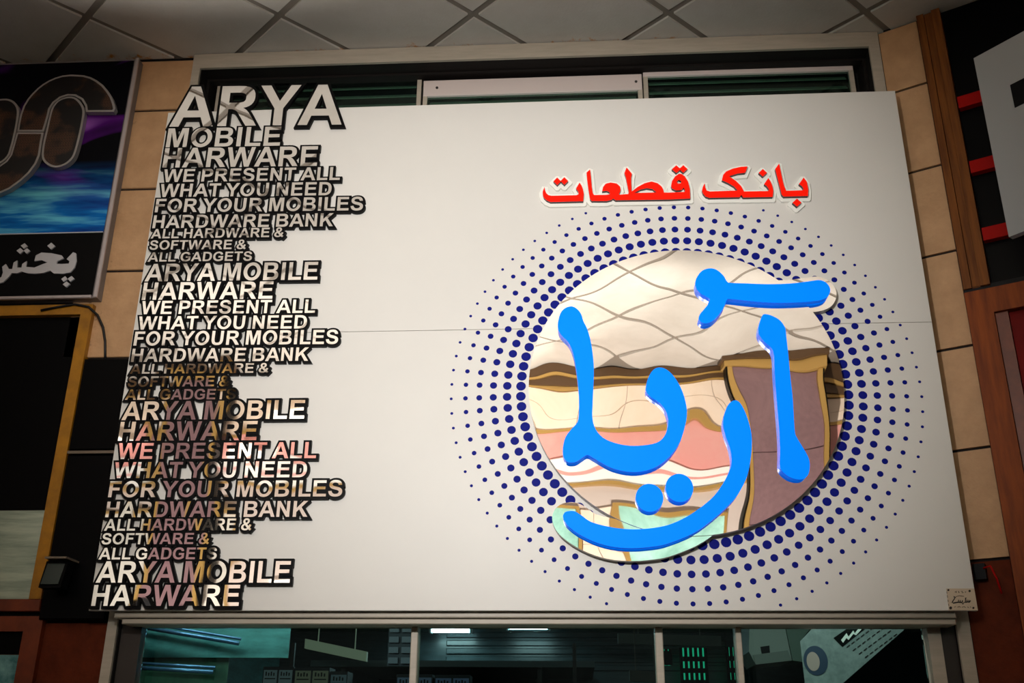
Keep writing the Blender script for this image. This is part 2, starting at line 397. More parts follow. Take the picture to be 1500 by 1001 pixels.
# jamb inner dark channels
box('jamb_channel', WX0+.047, WX0+.13, .0, .05, 0, z2, M_alu_d, win_o)
box('jamb_channel', WX1-.10, WX1-.047, .0, .05, 0, z2, M_alu_d, win_o)
box('jamb_stile', WX1-.155, WX1-.105, -.01, .05, 0, z3, M_alu, win_o)
for px, wd in ((607, .028), (966, .03), (1083, .022)):
    x = P(px, 960, 0)[0]; box('mullion', x-wd/2, x+wd/2, -.02, .05, 0, z3, M_alu, win_o, b=.003)
xs = [P(607, 960)[0], P(966, 960)[0], P(1083, 960)[0]]
edges = [WX0+.13]+xs+[WX1-.155]
for a, b in zip(edges[:-1], edges[1:]):
    box('pane', a+.012, b-.012, .02, .026, .05, z3-.002, M_glass, win_o)

# ---- window_2: the clerestory above the board, set back in a dark recess
rec = MB().box(WX0+.045, WX1-.045, .16, .2, 4.2, zt).obj('window_2', M_dark); tag(rec, kind='structure', label='clerestory strip of sliding sashes above the sign board')
MB().box(WX0+.046, WX0+.06, .06, .16, 4.2, zt).box(WX1-.06, WX1-.046, .06, .16, 4.2, zt).box(WX0+.06, WX1-.06, .06, .16, zt-.012, zt).obj('recess_lining', mat('reveal_dark', (0, 0, 0)), rec)
def YR(px, py, Y=.09): return P(px, py, Y)
# three sashes
for k, (xa, xb, yt_, yb_, m_, th) in enumerate(((318, 617, 113, 120, M_alu_pink, .0), (620, 941, 113, 136, M_alu_pink, .01), (943, 1254, 99, 107, M_alu_pink, 0))):
    Y = .10 if k != 1 else .085
    xm = (xa+xb)/2
    ax = YR(xa, 130, Y)[0]; bx = YR(xb, 130, Y)[0]; z_t = YR(xm, yt_, Y)[1]; z_b = YR(xm, yb_, Y)[1]
    rail = box('sash_rail', ax, bx, Y, Y+.03, z_b, z_t, m_, rec, b=.003)
    box('sash_stile', ax, ax+.022, Y+.002, Y+.03, 4.25, z_b-.001, M_alu, rec)
    box('sash_stile', bx-.022, bx, Y+.002, Y+.03, 4.25, z_b-.001, M_alu, rec)
    box('sash_glass', ax+.024, bx-.024, Y+.012, Y+.017, 4.25, z_b-.003, M_glass_dark, rec)
    # louvre slats behind the glass
    for q in range(3):
        zz = z_b-.03-.055*q
        MB().quadprism([(ax+.03, Y+.03, zz), (bx-.03, Y+.03, zz), (bx-.03, Y+.055, zz+.03), (ax+.03, Y+.055, zz+.03)], (0, .003, -.003)).obj('louvre_slat', mat('louvre_green', (150, 170, 150), .4), rec)
    if k == 1:
        for xx in (ax+.07, bx-.03):
            zc = (z_t+z_b)/2
            plate('screw', [ell(xx, zc, .007, .007, 12)], Y-.003, .003, M_alu_d, rec)
zc = YR(600, 106, .1)[1]
box('sliding_track', WX0+.1, WX1-.1, .13, .15, zc-.004, zc+.004, M_alu_d, rec)

# ================================================================ THE SIGN BOARD
BX0, BX1, BZ0, BZ1 = -1.938, 1.5, 2.128, 4.474
sign = thing('sign_board', (-.22, -.10, BZ0), 'large white shop sign with mirror lettering and blue word on round mirror', 'sign')
zs = 3.31
lo = box('board_panel', BX0, BX1, YB, YB+.018, BZ0, zs-.0008, M_board, sign, b=.0012)
up = box('board_panel', BX0, BX1, YB, YB+.018, zs+.0008, BZ1, M_board, sign, b=.0012)
box('board_backing', BX0+.02, BX1-.02, YB+.0182, YB+.028, BZ0+.02, BZ1-.02, M_seam, sign)
for x in (-1.87, 1.46):
    for z in (2.3, 4.2):
        box('mounting_bracket', x-.015, x+.015, YB+.028, -.036, z-.04, z+.04, M_alu_d, sign)

# printed dots: rings of dots round the mirror
CX, CZ = .447, 3.02
dl = MB(); kk = 0
halo_block = []
rings = [(.966, .0063), (.906, .0099), (.848, .0126), (.789, .0152), (.731, .0181), (.673, .0206)]
for a, r in rings:
    for i in range(90):
        an = math.radians(1.5+4*i); x = CX+a*math.cos(an); z = CZ+a*.957*math.sin(an)
        if z-r < BZ0+.012: continue
        if a > .96 and 68 < (1.5+4*i) < 112: continue
        n = len(dl.v); kk += 1; m = 14
        dl.v += [(x+r*math.cos(2*math.pi*q/m), YB-.0006, z+r*.97*math.sin(2*math.pi*q/m)) for q in range(m)]
        dl.v += [(x+r*math.cos(2*math.pi*q/m), YB+.0004, z+r*.97*math.sin(2*math.pi*q/m)) for q in range(m)]
        dl.f.append(tuple(range(n, n+m))); dl.f += [(n+q, n+m+q, n+m+(q+1) % m, n+(q+1) % m) for q in range(m)]
d = dl.obj('printed_dots', M_navy, sign); tag(d, kind='stuff', label='navy printed dots in rings shrinking outwards')

# ---- mirror lettering on the left
LY = YB-.022
LINES = [
 ('ARYA', 247.8, 185.8, 500.3, 182.5, 127.6, .0135),
 ('MOBILE', 242.6, 216, 409.8, 213.4, 188.2, .0105),
 ('HARWARE', 237.7, 245.7, 464, 243, 217.2, .0105),
 ('WE PRESENT ALL', 238.0, 266.9, 497.5, 263.6, 248.2, .0095),
 ('WHAT YOU NEED', 233.0, 288.8, 485, 286, 269.7, .0095),
 ('FOR YOUR MOBILES', 226.4, 311.2, 531.3, 308.2, 291.6, .0098),
 ('HARDWARE BANK', 222.9, 334.5, 487.5, 331.5, 315.6, .0095),
 ('ALL HARDWARE &', 220.5, 349.5, 415, 347.2, 335.7, .0085),
 ('SOFTWARE &', 218.2, 366, 359.8, 364.9, 352.4, .0085),
 ('ALL GADGETS', 215.9, 383.5, 368.5, 382, 370, .0085),
 ('ARYA MOBILE', 211.5, 412.5, 464.5, 409.7, 386.9, .0105),
 ('HARWARE', 207.3, 439.5, 398.7, 437.7, 414.2, .0105),
 ('WE PRESENT ALL', 205.7, 460.5, 461, 458.4, 441.2, .0095),
 ('WHAT YOU NEED', 201, 483.2, 448.8, 481.3, 463.8, .0095),
 ('FOR YOUR MOBILES', 195.2, 506.5, 494.8, 504, 486, .0098),
 ('HARDWARE BANK', 191.5, 530.5, 451.2, 528.7, 511.1, .0095),
 ('ALL HARDWARE &', 189.8, 547.8, 392.8, 546.2, 533.8, .0085),
 ('SOFTWARE &', 186.2, 567, 335, 566, 551.8, .0085),
 ('ALL GADGETS', 182.7, 586, 344.4, 585, 570.8, .0085),
 ('ARYA MOBILE', 177.5, 615.9, 445.2, 613.5, 588.7, .0105),
 ('HARWARE', 172.6, 646, 375.2, 645, 618.2, .0105),
 ('WE PRESENT ALL', 171, 672.8, 462.6, 671.4, 649.5, .0095),
 ('WHAT YOU NEED', 165.4, 700.8, 448.7, 699.4, 677.5, .0095),
 ('FOR YOUR MOBILES', 158.1, 728.8, 500.8, 727.5, 705.3, .0098),
 ('HARDWARE BANK', 153.9, 758.1, 450.1, 757.3, 735.2, .0095),
 ('ALL HARDWARE &', 152, 777.9, 368, 777, 760.8, .0085),
 ('SOFTWARE &', 148, 797.8, 305.9, 797.2, 781.6, .0085),
 ('ALL GADGETS', 144, 820, 316.8, 819.5, 802.9, .0085),
 ('ARYA MOBILE', 140, 853.9, 424, 853.9, 822.6, .0105),
 ('HARWARE', 133.3, 888, 349.3, 888, 857.3, .0105)]
for k, (t, x0, yb, x1, yb1, yt, ol) in enumerate(LINES):
    text_line(t, x0, yb, x1, yb1, yt, sign, ol, LY, .0004*(k % 2))

# ---- round mirror and the mirror plates behind the blue strokes
MY = YB-.045
mir = plate('round_mirror', [ell(.451, 3.027, .642, .622, 128)], MY, .044, M_mirror, sign, ms=M_mirror_edge)
BY = MY-.030     # blue faces
def W_(pts, ox, oy, s, Y, sub=4): return ccw(smooth_loop(toW(pxl(pts, ox, oy, s), Y), sub))
madda = W_([(168, 200), (185, 150), (225, 100), (290, 78), (350, 90), (410, 140), (440, 190), (470, 203), (600, 208), (800, 215), (1000, 208), (1150, 190), (1240, 180), (1300, 205), (1332, 260), (1315, 315), (1270, 345), (1200, 360), (1050, 372), (850, 375), (650, 362), (470, 342), (438, 352), (415, 410), (370, 480), (320, 530), (265, 552), (222, 543), (198, 515), (208, 475), (240, 435), (280, 385), (292, 345), (262, 322), (215, 295), (178, 255)], 990, 380, 5.888, BY)
alif = W_([(250, 73), (285, 80), (330, 105), (358, 145), (364, 190), (375, 290), (385, 400), (398, 520), (408, 680), (420, 720), (450, 770), (478, 820), (487, 860), (480, 910), (455, 935), (420, 938), (380, 925), (343, 895), (330, 865), (331, 800), (328, 700), (320, 600), (310, 480), (303, 380), (299, 290), (285, 250), (250, 218), (224, 185), (217, 155), (224, 120), (236, 85)], 1050, 440, 3.575, BY)
yeh = W_([(135, 70), (165, 82), (190, 112), (202, 150), (222, 190), (240, 250), (252, 320), (259, 400), (257, 500), (253, 600), (252, 680), (270, 740), (310, 785), (370, 812), (450, 828), (530, 826), (600, 812), (640, 780), (660, 730), (662, 680), (645, 630), (610, 590), (565, 560), (542, 530), (548, 480), (570, 430), (600, 405), (640, 407), (680, 435), (720, 490), (750, 560), (765, 640), (755, 720), (725, 810), (670, 888), (600, 942), (520, 968), (440, 969), (360, 950), (300, 920), (250, 890), (222, 878), (190, 898), (160, 916), (120, 917), (95, 892), (91, 840), (106, 780), (140, 735), (170, 700), (178, 650), (178, 560), (172, 480), (160, 390), (145, 320), (120, 265), (87, 232), (67, 200), (64, 160), (77, 110), (100, 82)], 800, 430, 3.709, BY, 3)
r1 = pxl([(880, 350), (895, 290), (915, 262), (940, 256), (962, 278), (985, 330), (1003, 400), (1003, 480), (985, 580), (945, 660), (900, 712), (830, 775), (750, 830)], 760, 500, 2.944)
r2 = pxl([(1100, 748), (950, 775), (800, 785), (650, 775), (520, 745), (400, 695), (300, 635), (232, 575), (205, 520), (212, 487), (240, 468), (300, 466), (360, 500), (450, 560), (600, 600), (720, 618), (850, 622), (1000, 608), (1140, 575)], 790, 670, 5.886)
r3 = pxl([(740, 748), (830, 680), (880, 615), (910, 555), (918, 510), (908, 455), (890, 405)], 760, 500, 2.944)
reh = ccw(smooth_loop(toW(r1+r2+r3, BY), 4))
def disc(px, py, rx, ry, Y):
    x, z = P(px, py, Y); xr = P(px+rx, py, Y)[0]; zt_ = P(px, py-ry, Y)[1]; return ell(x, z, xr-x, zt_-z, 40)
d1 = disc(951.4, 729.5, 20.2, 20.4, BY); d2 = disc(995.2, 715, 20.4, 20.6, BY)
for nm, lp in (('blue_madda', madda), ('blue_alif', alif), ('blue_yeh_alif', yeh), ('blue_reh', reh), ('blue_dot', d1), ('blue_dot', d2)):
    plate(nm, [lp], BY, .029, M_blue, sign, ms=M_blue_side)
def dil(lp, d_):
    q = offset(lp, d_, 1.3); return q
for nm, lp, mg in (('mirror_plate', reh, .043), ('mirror_plate', madda, .034)):
    # plate of the stroke's own outline, a finger wider, set a little behind the round mirror
    plate(nm, [dil(lp, mg)], MY+.006, .037, M_mirror, sign, ms=M_mirror_edge)

# ---- red words with a white halo
RY = YB-.03
A_ = (780, 230, 6.818); B_ = (980, 230, 6.818)
def rl(pts, src, hole=False): return ccw(toW(pxl(pts, *src), RY), hole)
def dia(cx, cy, rx, ry, src): return rl([(cx-rx, cy), (cx, cy+ry), (cx+rx, cy), (cx, cy-ry)], src)
BA = lambda pts: [(x+1363.6, y) for x, y in pts]
word = {
 'red_teh': [rl([(120, 300), (124, 330), (138, 362), (160, 382), (190, 388), (440, 382), (462, 370), (457, 345), (435, 315), (470, 255), (490, 285), (503, 320), (512, 370), (505, 442), (180, 450), (140, 432), (113, 405), (102, 375), (102, 345)], A_)],
 'red_teh_dots': [dia(247, 243, 38, 38, A_), dia(318, 240, 38, 38, A_)],
 'red_qaf_tah_ain': [rl([(540, 155), (575, 125), (583, 200), (592, 300), (602, 360), (615, 380), (740, 378), (775, 370), (768, 350), (740, 338), (695, 343), (705, 300), (730, 268), (780, 255), (840, 265), (875, 295), (880, 330), (862, 378), (955, 370), (962, 350), (950, 290), (935, 210), (918, 160), (940, 105), (992, 165), (985, 200), (985, 250), (990, 345), (1050, 300), (1120, 262), (1190, 245), (1250, 262), (1290, 295), (1305, 325), (1312, 355), (1360, 356)]
   + BA([(150, 350), (162, 340), (148, 305), (125, 330), (70, 335), (30, 315), (20, 290), (30, 240), (60, 195), (100, 168), (125, 170), (160, 195), (190, 245), (208, 320), (212, 415), (0, 425)]) + [(830, 432), (805, 415), (790, 428), (740, 440), (592, 440), (575, 420), (560, 330), (548, 240)], A_),
   rl([(1015, 360), (1080, 325), (1140, 312), (1200, 320), (1240, 355)], A_, True), rl([(75, 250), (95, 228), (122, 240), (120, 262), (92, 268)], B_, True)],
 'red_qaf_dots': [dia(73, 122, 45, 38, B_), dia(143, 120, 42, 38, B_)],
 'red_kaf_noon': [rl([(355, 262), (360, 300), (375, 335), (410, 345), (685, 335), (650, 295), (590, 260), (528, 232), (540, 180), (570, 145), (640, 115), (720, 98), (785, 95), (760, 158), (690, 165), (600, 192), (670, 240), (720, 290), (750, 345), (990, 340), (1000, 325), (975, 290), (950, 272), (992, 210), (1015, 245), (1032, 290), (1042, 340), (1035, 400), (740, 405), (722, 378), (705, 402), (400, 408), (365, 395), (340, 365), (330, 335), (337, 300)], B_)],
 'red_noon_dot': [dia(937, 158, 42, 38, B_)],
 'red_beh_alif': [rl([(1060, 120), (1100, 65), (1115, 140), (1135, 235), (1150, 290), (1170, 338), (1335, 333), (1345, 322), (1330, 295), (1298, 270), (1345, 205), (1378, 250), (1392, 330), (1388, 390), (1145, 396), (1125, 375), (1095, 255)], B_)],
 'red_beh_dot': [dia(1278, 456, 45, 40, B_)]}
for part, w0 in (('white_halo', ['red_teh', 'red_teh_dots', 'red_qaf_tah_ain', 'red_qaf_dots']), ('white_halo', ['red_kaf_noon', 'red_noon_dot', 'red_beh_alif', 'red_beh_dot'])):
    lp = []
    for k in w0:
        for l in word[k]: lp.append(offset(l, .0155, 1.25))
    hz = plate(part, lp, RY+.017, .012, M_halo, sign)
    for k in w0: plate(k, word[k], RY, .0165, M_red, hz, ms=M_redside)

# ---- maker's sticker in the lower right corner
def stk(x, y, Y=YB-.001): return P(1340+x/10.0, 820+y/10.0, Y)
SY = YB-.0012
sq = [stk(460, 425, SY), stk(500, 745, SY), stk(925, 745, SY), stk(872, 425, SY)]
st = plate('maker_sticker', [ccw(sq)], SY, .001, mat('sticker_cream', (206, 186, 160), .6), sign)
ink = []
for cx, cy, r in ((492, 448, 16), (803, 462, 18), (525, 710, 22), (858, 710, 17)):
    ink.append(np.array([stk(cx+r*math.cos(t), cy+r*math.sin(t), SY) for t in np.linspace(0, 2*math.pi, 9)[:-1]]))
def stroke(pts, wd):
    p = [np.array(q, float) for q in pts]; L_ = []; R_ = []
    for i in range(len(p)):
        t = p[min(i+1, len(p)-1)]-p[max(i-1, 0)]; t /= np.linalg.norm(t); n = np.array([-t[1], t[0]])*wd/2
        L_.append(p[i]+n); R_.append(p[i]-n)
    return [stk(x, y, SY) for x, y in L_+R_[::-1]]
for pts, wd in (([(545, 635), (560, 605), (585, 570), (570, 540), (600, 560)], 14), ([(560, 640), (600, 632), (640, 625), (690, 630), (700, 600)], 18), ([(640, 625), (640, 590)], 12), ([(665, 628), (665, 595)], 12), ([(690, 628), (705, 655), (720, 630), (740, 628), (745, 560)], 14),
                ([(740, 628), (770, 620), (800, 625), (815, 600)], 18), ([(765, 620), (765, 590)], 12), ([(790, 620), (790, 592)], 12), ([(600, 545), (650, 530), (720, 540)], 7), ([(735, 565), (760, 562)], 8), ([(700, 650), (708, 660)], 9),
                ([(585, 480), (610, 465), (605, 490)], 9), ([(640, 465), (650, 490)], 9), ([(675, 468), (700, 465), (690, 490), (715, 485)], 7), ([(735, 480), (750, 475)], 10),
                ([(575, 700), (600, 690)], 7), ([(625, 700), (650, 688), (670, 700)], 8), ([(690, 702), (720, 690), (745, 705)], 8), ([(770, 695), (790, 705)], 8), ([(810, 690), (825, 705)], 7),
                ([(468, 470), (472, 500)], 6), ([(476, 525), (481, 560)], 7), ([(486, 590), (490, 620)], 7), ([(495, 650), (500, 680)], 7)):
    ink.append(np.array(stroke(pts, wd)))
plate('sticker_print', [ccw(l) for l in ink], SY-.0008, .0007, M_ink, st)

# ================================================================ LEFT NEIGHBOUR
# light-box sign of the neighbouring shop
LS = -.052
lsx = P(203, 90, LS)[0]; lz1 = CEIL-.03; lz0 = P(100, 437, LS)[1]
lxl = -3.35
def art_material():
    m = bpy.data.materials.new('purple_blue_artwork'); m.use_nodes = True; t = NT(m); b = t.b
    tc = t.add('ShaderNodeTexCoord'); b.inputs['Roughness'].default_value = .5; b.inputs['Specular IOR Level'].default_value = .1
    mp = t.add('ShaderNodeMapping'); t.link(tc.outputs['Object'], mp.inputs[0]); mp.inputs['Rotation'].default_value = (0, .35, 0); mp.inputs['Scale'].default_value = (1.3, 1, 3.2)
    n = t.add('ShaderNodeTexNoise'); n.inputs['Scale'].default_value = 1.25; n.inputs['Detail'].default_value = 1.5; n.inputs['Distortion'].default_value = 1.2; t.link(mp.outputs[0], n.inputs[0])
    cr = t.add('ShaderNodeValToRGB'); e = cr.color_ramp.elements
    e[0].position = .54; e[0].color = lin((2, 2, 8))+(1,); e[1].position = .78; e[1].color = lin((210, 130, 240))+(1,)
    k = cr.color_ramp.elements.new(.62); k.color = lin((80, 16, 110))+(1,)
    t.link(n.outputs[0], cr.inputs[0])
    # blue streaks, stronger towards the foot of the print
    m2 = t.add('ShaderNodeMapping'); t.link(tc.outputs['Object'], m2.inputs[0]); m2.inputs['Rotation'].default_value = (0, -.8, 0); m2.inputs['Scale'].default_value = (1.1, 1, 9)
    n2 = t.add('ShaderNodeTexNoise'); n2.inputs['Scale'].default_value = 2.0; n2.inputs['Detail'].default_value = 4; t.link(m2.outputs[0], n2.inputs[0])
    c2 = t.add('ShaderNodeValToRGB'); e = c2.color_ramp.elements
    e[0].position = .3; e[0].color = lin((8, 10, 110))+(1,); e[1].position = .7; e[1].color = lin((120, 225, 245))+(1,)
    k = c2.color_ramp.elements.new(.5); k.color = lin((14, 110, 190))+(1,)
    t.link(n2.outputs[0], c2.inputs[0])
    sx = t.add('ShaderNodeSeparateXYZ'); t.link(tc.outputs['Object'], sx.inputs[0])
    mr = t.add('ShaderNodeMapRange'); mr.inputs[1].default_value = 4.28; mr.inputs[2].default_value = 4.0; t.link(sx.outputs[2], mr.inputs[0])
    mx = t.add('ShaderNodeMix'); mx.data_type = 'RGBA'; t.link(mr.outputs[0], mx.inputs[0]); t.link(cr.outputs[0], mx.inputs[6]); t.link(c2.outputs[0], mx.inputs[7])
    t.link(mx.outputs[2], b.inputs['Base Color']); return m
ls = thing('light_box_sign', (lsx-.5, -.03, lz0), 'dark light box sign with purple artwork, circuit pattern logo and white Persian lettering at left', 'sign')
zmid = P(80, 341, LS)[1]
box('box_body', lxl, lsx, LS+.004, -.002, lz0, lz1, mat('box_grey', (120, 112, 110), .4), ls)
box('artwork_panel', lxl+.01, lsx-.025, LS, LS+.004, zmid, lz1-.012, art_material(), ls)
box('name_panel', lxl+.01, lsx-.025, LS, LS+.004, lz0+.012, zmid-.006, M_black, ls)
M_edge = mat('pale_trim', (190, 178, 176), .35, .3)
box('frame_trim', lsx-.016, lsx+.002, LS-.008, LS+.003, lz0, lz1, M_edge, ls, b=.003)
box('frame_trim', lxl, lsx-.025, LS-.012, LS+.003, lz0-.004, lz0+.011, M_edge, ls, b=.003)
box('divider_line', lxl+.01, lsx-.026, LS-.004, LS-.0005, zmid-.006, zmid-.001, mat('white_line', (190, 190, 195), .5), ls)
# circuit logo
def circuit_material():
    m = bpy.data.materials.new('circuit_print'); m.use_nodes = True; t = NT(m); b = t.b; b.inputs['Roughness'].default_value = .35
    tc = t.add('ShaderNodeTexCoord'); mp = t.add('ShaderNodeMapping'); mp.inputs['Rotation'].default_value = (math.pi/2, 0, 0); t.link(tc.outputs['Object'], mp.inputs[0])
    br = t.add('ShaderNodeTexBrick'); br.inputs['Scale'].default_value = 38; br.inputs['Mortar Size'].default_value = .03; br.offset = .37; br.squash = .6; br.squash_frequency = 3
    br.inputs['Color1'].default_value = lin((16, 8, 6))+(1,); br.inputs['Color2'].default_value = lin((40, 16, 12))+(1,); br.inputs['Mortar'].default_value = lin((110, 72, 44))+(1,)
    t.link(mp.outputs[0], br.inputs[0])
    nz = t.add('ShaderNodeTexNoise'); nz.inputs['Scale'].default_value = 9; t.link(tc.outputs['Object'], nz.inputs[0])
    cr = t.add('ShaderNodeValToRGB'); cr.color_ramp.elements[0].position = .48; cr.color_ramp.elements[1].position = .58; t.link(nz.outputs[0], cr.inputs[0])
    mx = t.add('ShaderNodeMix'); mx.data_type = 'RGBA'; mx.inputs[6].default_value = lin((14, 8, 7))+(1,); t.link(cr.outputs[0], mx.inputs[0]); t.link(br.outputs[0], mx.inputs[7])
    t.link(mx.outputs[2], b.inputs['Base Color']); return m
M_circ = circuit_material()
s1 = (0, 80, 5.562)
LG = LS-.03
hook = [(140, 628), (150, 560), (165, 490), (190, 420), (225, 362), (260, 320), (305, 275), (350, 240), (400, 210), (450, 188), (510, 170), (580, 163), (680, 168), (740, 184), (790, 210), (840, 248), (880, 295), (912, 345), (932, 400), (940, 440), (925, 466), (700, 468), (694, 420), (665, 370), (610, 338), (550, 336), (490, 355), (440, 395), (410, 440), (395, 500), (375, 570), (356, 628)]
tail = [(138, 634), (355, 634), (340, 720), (325, 820), (295, 890), (240, 965), (170, 1030), (80, 1095), (-10, 1135), (-120, 1160), (-120, 905), (0, 900), (50, 865), (85, 815), (105, 745)]
caps = [(402, 500), (425, 430), (470, 375), (540, 345), (610, 348), (660, 390), (688, 450), (680, 540), (650, 680), (620, 790), (590, 850), (530, 900), (450, 920), (380, 895), (342, 840), (348, 740), (375, 620)]
left = [(-200, 420), (-100, 375), (0, 362), (70, 362), (122, 388), (152, 440), (150, 520), (128, 640), (100, 750), (70, 830), (0, 888), (-100, 905), (-200, 900)]
for nm, pts, sm in (('logo_piece', hook, 0), ('logo_piece', tail, 0), ('logo_piece', caps, 1), ('logo_piece', left, 1)):
    wp = toW(pxl(pts, *s1), LG); wp = ccw(smooth_loop(wp, 3) if sm else wp)
    fr = plate(nm, [wp], LG, .029, mat('logo_rim', (170, 164, 160), .35, .4), ls)
    plate('circuit_face', [offset(wp, -.011, 1.3)], LG-.002, .0018, M_circ, fr)
# lettering of the name panel (traced)
s2 = (0, 240, 4.767); LT = LS-.008
lt = [
 [(530, 625), (533, 680), (520, 725), (490, 758), (440, 768), (375, 766), (350, 745), (300, 762), (240, 768), (190, 764), (150, 752), (120, 765), (80, 762), (60, 790), (20, 828), (-30, 840), (-30, 815), (10, 790), (20, 760), (15, 720), (40, 700), (60, 735), (85, 735), (95, 690), (120, 675), (118, 725), (150, 725), (155, 700), (185, 680), (180, 720), (240, 725), (300, 700), (330, 690), (290, 672), (240, 680), (250, 640), (290, 620), (360, 625), (430, 640), (445, 660), (400, 680), (395, 698), (430, 700), (480, 697), (485, 680), (465, 665), (510, 618)],
 [(330, 573), (358, 551), (385, 575), (355, 597)], [(145, 572), (172, 555), (192, 575), (165, 592)], [(115, 607), (142, 588), (165, 608), (138, 628)], [(165, 607), (190, 590), (210, 608), (185, 628)],
 [(427, 805), (455, 785), (470, 805), (445, 825)], [(472, 803), (500, 783), (519, 803), (490, 823)], [(438, 842), (465, 822), (488, 840), (462, 862)]]
plate('white_lettering', [ccw(toW(pxl(p, *s2), LT)) for p in lt], LT, .0075, mat('lettering_grey', (190, 188, 190), .45), ls)

# yellow framed shop window on the far left
FY = -.03
def fx(px, py, Y=FY): return P(px, py, Y)
x_out = fx(137, 450)[0]; x_in = fx(122, 450)[0]
zt3 = fx(60, 447)[1]; zb3 = fx(40, 885)[1]
x_out = (fx(137, 450)[0]+fx(60, 870)[0])/2; x_in = x_out-.052
w3 = MB().box(-4.0, x_out, FY, .011, zt3-.05, zt3).box(x_in, x_out, FY, .011, zb3+.02, zt3-.05).obj('window_3', M_gold_frame)
tag(w3, kind='structure', label='ochre framed window of the neighbouring shop on the left')
box('bottom_rail', -4.0, x_out, FY, .011, zb3-.03, zb3+.02, M_rust_frame, w3, b=.003)
zg = fx(30, 745)[1]
box('dark_opening', -4.0, x_in-.001, FY+.03, .010, zg, zt3-.051, M_darkgloss, w3)  # dark sheet stands in for the unlit interior
M_litpane = mat('bright_streak_pane', (120, 135, 120), .3, .2, noise=(3, (205, 215, 190), .9, (.5, 1, 5)))  # pale streaks put the bright interior into the pane's colour
box('lit_lower_pane', -4.0, x_in-.001, FY+.028, .010, zb3+.021, zg-.003, M_litpane, w3)
# lower rust coloured frame
zt4 = fx(20, 903)[1]; x4 = fx(45, 950)[0]+.03
w4 = MB().box(-4.0, x4, FY, .011, zt4-.06, zt4).box(x4-.075, x4, FY, .011, 0.3, zt4-.06).obj('window_4', M_rust_frame)
tag(w4, kind='structure', label='rust red window frame at the bottom left corner')
box('dark_opening', -4.0, x4-.076, FY+.025, .010, fx(10, 958)[1], zt4-.061, M_darkgloss, w4)  # shade of the opening put in as a dark sheet
box('lit_lower_pane', -4.0, x4-.076, FY+.022, .010, .35, fx(10, 958)[1]-.003, mat('teal_pane', (60, 110, 112), .25, noise=(14, (140, 190, 190), .8)), w4)

# black equipment panel between yellow frame and the white board
px1 = WX0-.012; ztp = P(170, 527, -.03)[1]; zbp = P(150, 912, -.03)[1]; zm = P(160, 664, -.03)[1]
blk = thing('shutter_box', ((px1+x_out)/2, 0, zbp+.01), 'black panel between the yellow window frame and the white sign board', 'panel')
box('upper_panel', x_out+.012, px1, -.045, -.001, zm+.012, ztp, M_darkgloss, blk, b=.004)
box('lower_panel', x_out+.012, px1, -.045, -.001, zbp+.01, zm-.012, M_darkgloss, blk, b=.004)
box('divider_strip', x_out+.012, px1, -.05, -.001, zm-.006, zm+.006, mat('strip_tan', (110, 96, 80), .35), blk)
# small lamp
cx, cz = P(82, 845, -.12)
fl_ = thing('floodlight', (cx, -.05, cz-.06), 'small dark square floodlight on the black panel beside the yellow frame', 'lamp')
MB().quadprism([(cx-.045, -.16, cz-.05), (cx+.045, -.16, cz-.05), (cx+.045, -.13, cz+.06), (cx-.045, -.13, cz+.06)], (0, .06, 0)).obj('lamp_housing', M_darkgloss, fl_)
MB().quadprism([(cx-.036, -.1645, cz-.037), (cx+.036, -.1645, cz-.037), (cx+.036, -.1355, cz+.05), (cx-.036, -.1355, cz+.05)], (0, .004, 0)).obj('lamp_glass', mat('lamp_glass', (60, 66, 62), .1), fl_)
box('lamp_bracket', cx-.012, cx+.012, -.075, -.0455, cz-.03, cz+.01, M_alu_d, fl_)
box('lamp_visor', cx-.04, cx+.05, -.16, -.046, cz+.066, cz+.074, mat('strip_tan', (0, 0, 0)), fl_)
# cable
Yc = -.035
cpts = [(60, 455), (85, 450), (110, 446), (130, 450), (143, 462), (151, 480), (154, 500), (154, 528)]
mb = MB().tube([(P(a, b, Yc)[0], Yc, P(a, b, Yc)[1]) for a, b in cpts], .006, 8)
cb = recentre(mb.obj('power_cable', M_cable, None, True)); tag(cb, 'black cable looping from the yellow frame down to the black panel', 'cable')

# ================================================================ RIGHT: angled stone pier and the neighbouring shopfront
def dirplane(alpha): a = math.radians(alpha); return np.array([math.cos(a), -math.sin(a), 0]), np.array([-math.sin(a), -math.cos(a), 0])
def onplane(px, py, o, n):
    d_ = ray(px, py); t = ((o-CAM)@n)/(d_@n); return CAM+d_*t
O1 = np.array([WX1+.004, -.02, 0.]); T1, N1 = dirplane(29)
def Q1(px, py, out=0.0):
    p = onplane(px, py, O1+N1*out, N1); return float((p-O1)@T1), float(p[2])
def slab(mb, s0, s1, z0, z1, out, dep, O=O1, T=T1, N=N1):
    a = O+T*s0+N*out; b = O+T*s1+N*out
    mb.quadprism([(a[0], a[1], z0), (b[0], b[1], z0), (b[0], b[1], z1), (a[0], a[1], z1)], -N*dep); return mb
s_edge = (Q1(1352, 100)[0]+Q1(1420, 450)[0])/2
wr = slab(MB(), -.0, 2.4, 0, CEIL+.01, -.012, .1).obj('wall_right', M_joint); tag(wr, kind='structure', label='angled stone tiled pier to the right of the sign board')
jr = [CEIL-.004]+[Q1(*p)[1] for p in ((1335, 128), (1357, 247), (1377, 372), (1400, 510), (1430, 657), (1450, 820))]+[1.75]
for k in range(len(jr)-1):
    slab(MB(), .004, s_edge-.004, jr[k+1]+.006, jr[k]-.006, 0, .015).obj('stone_tile', M_stone if k < 6 else M_stone2, wr)
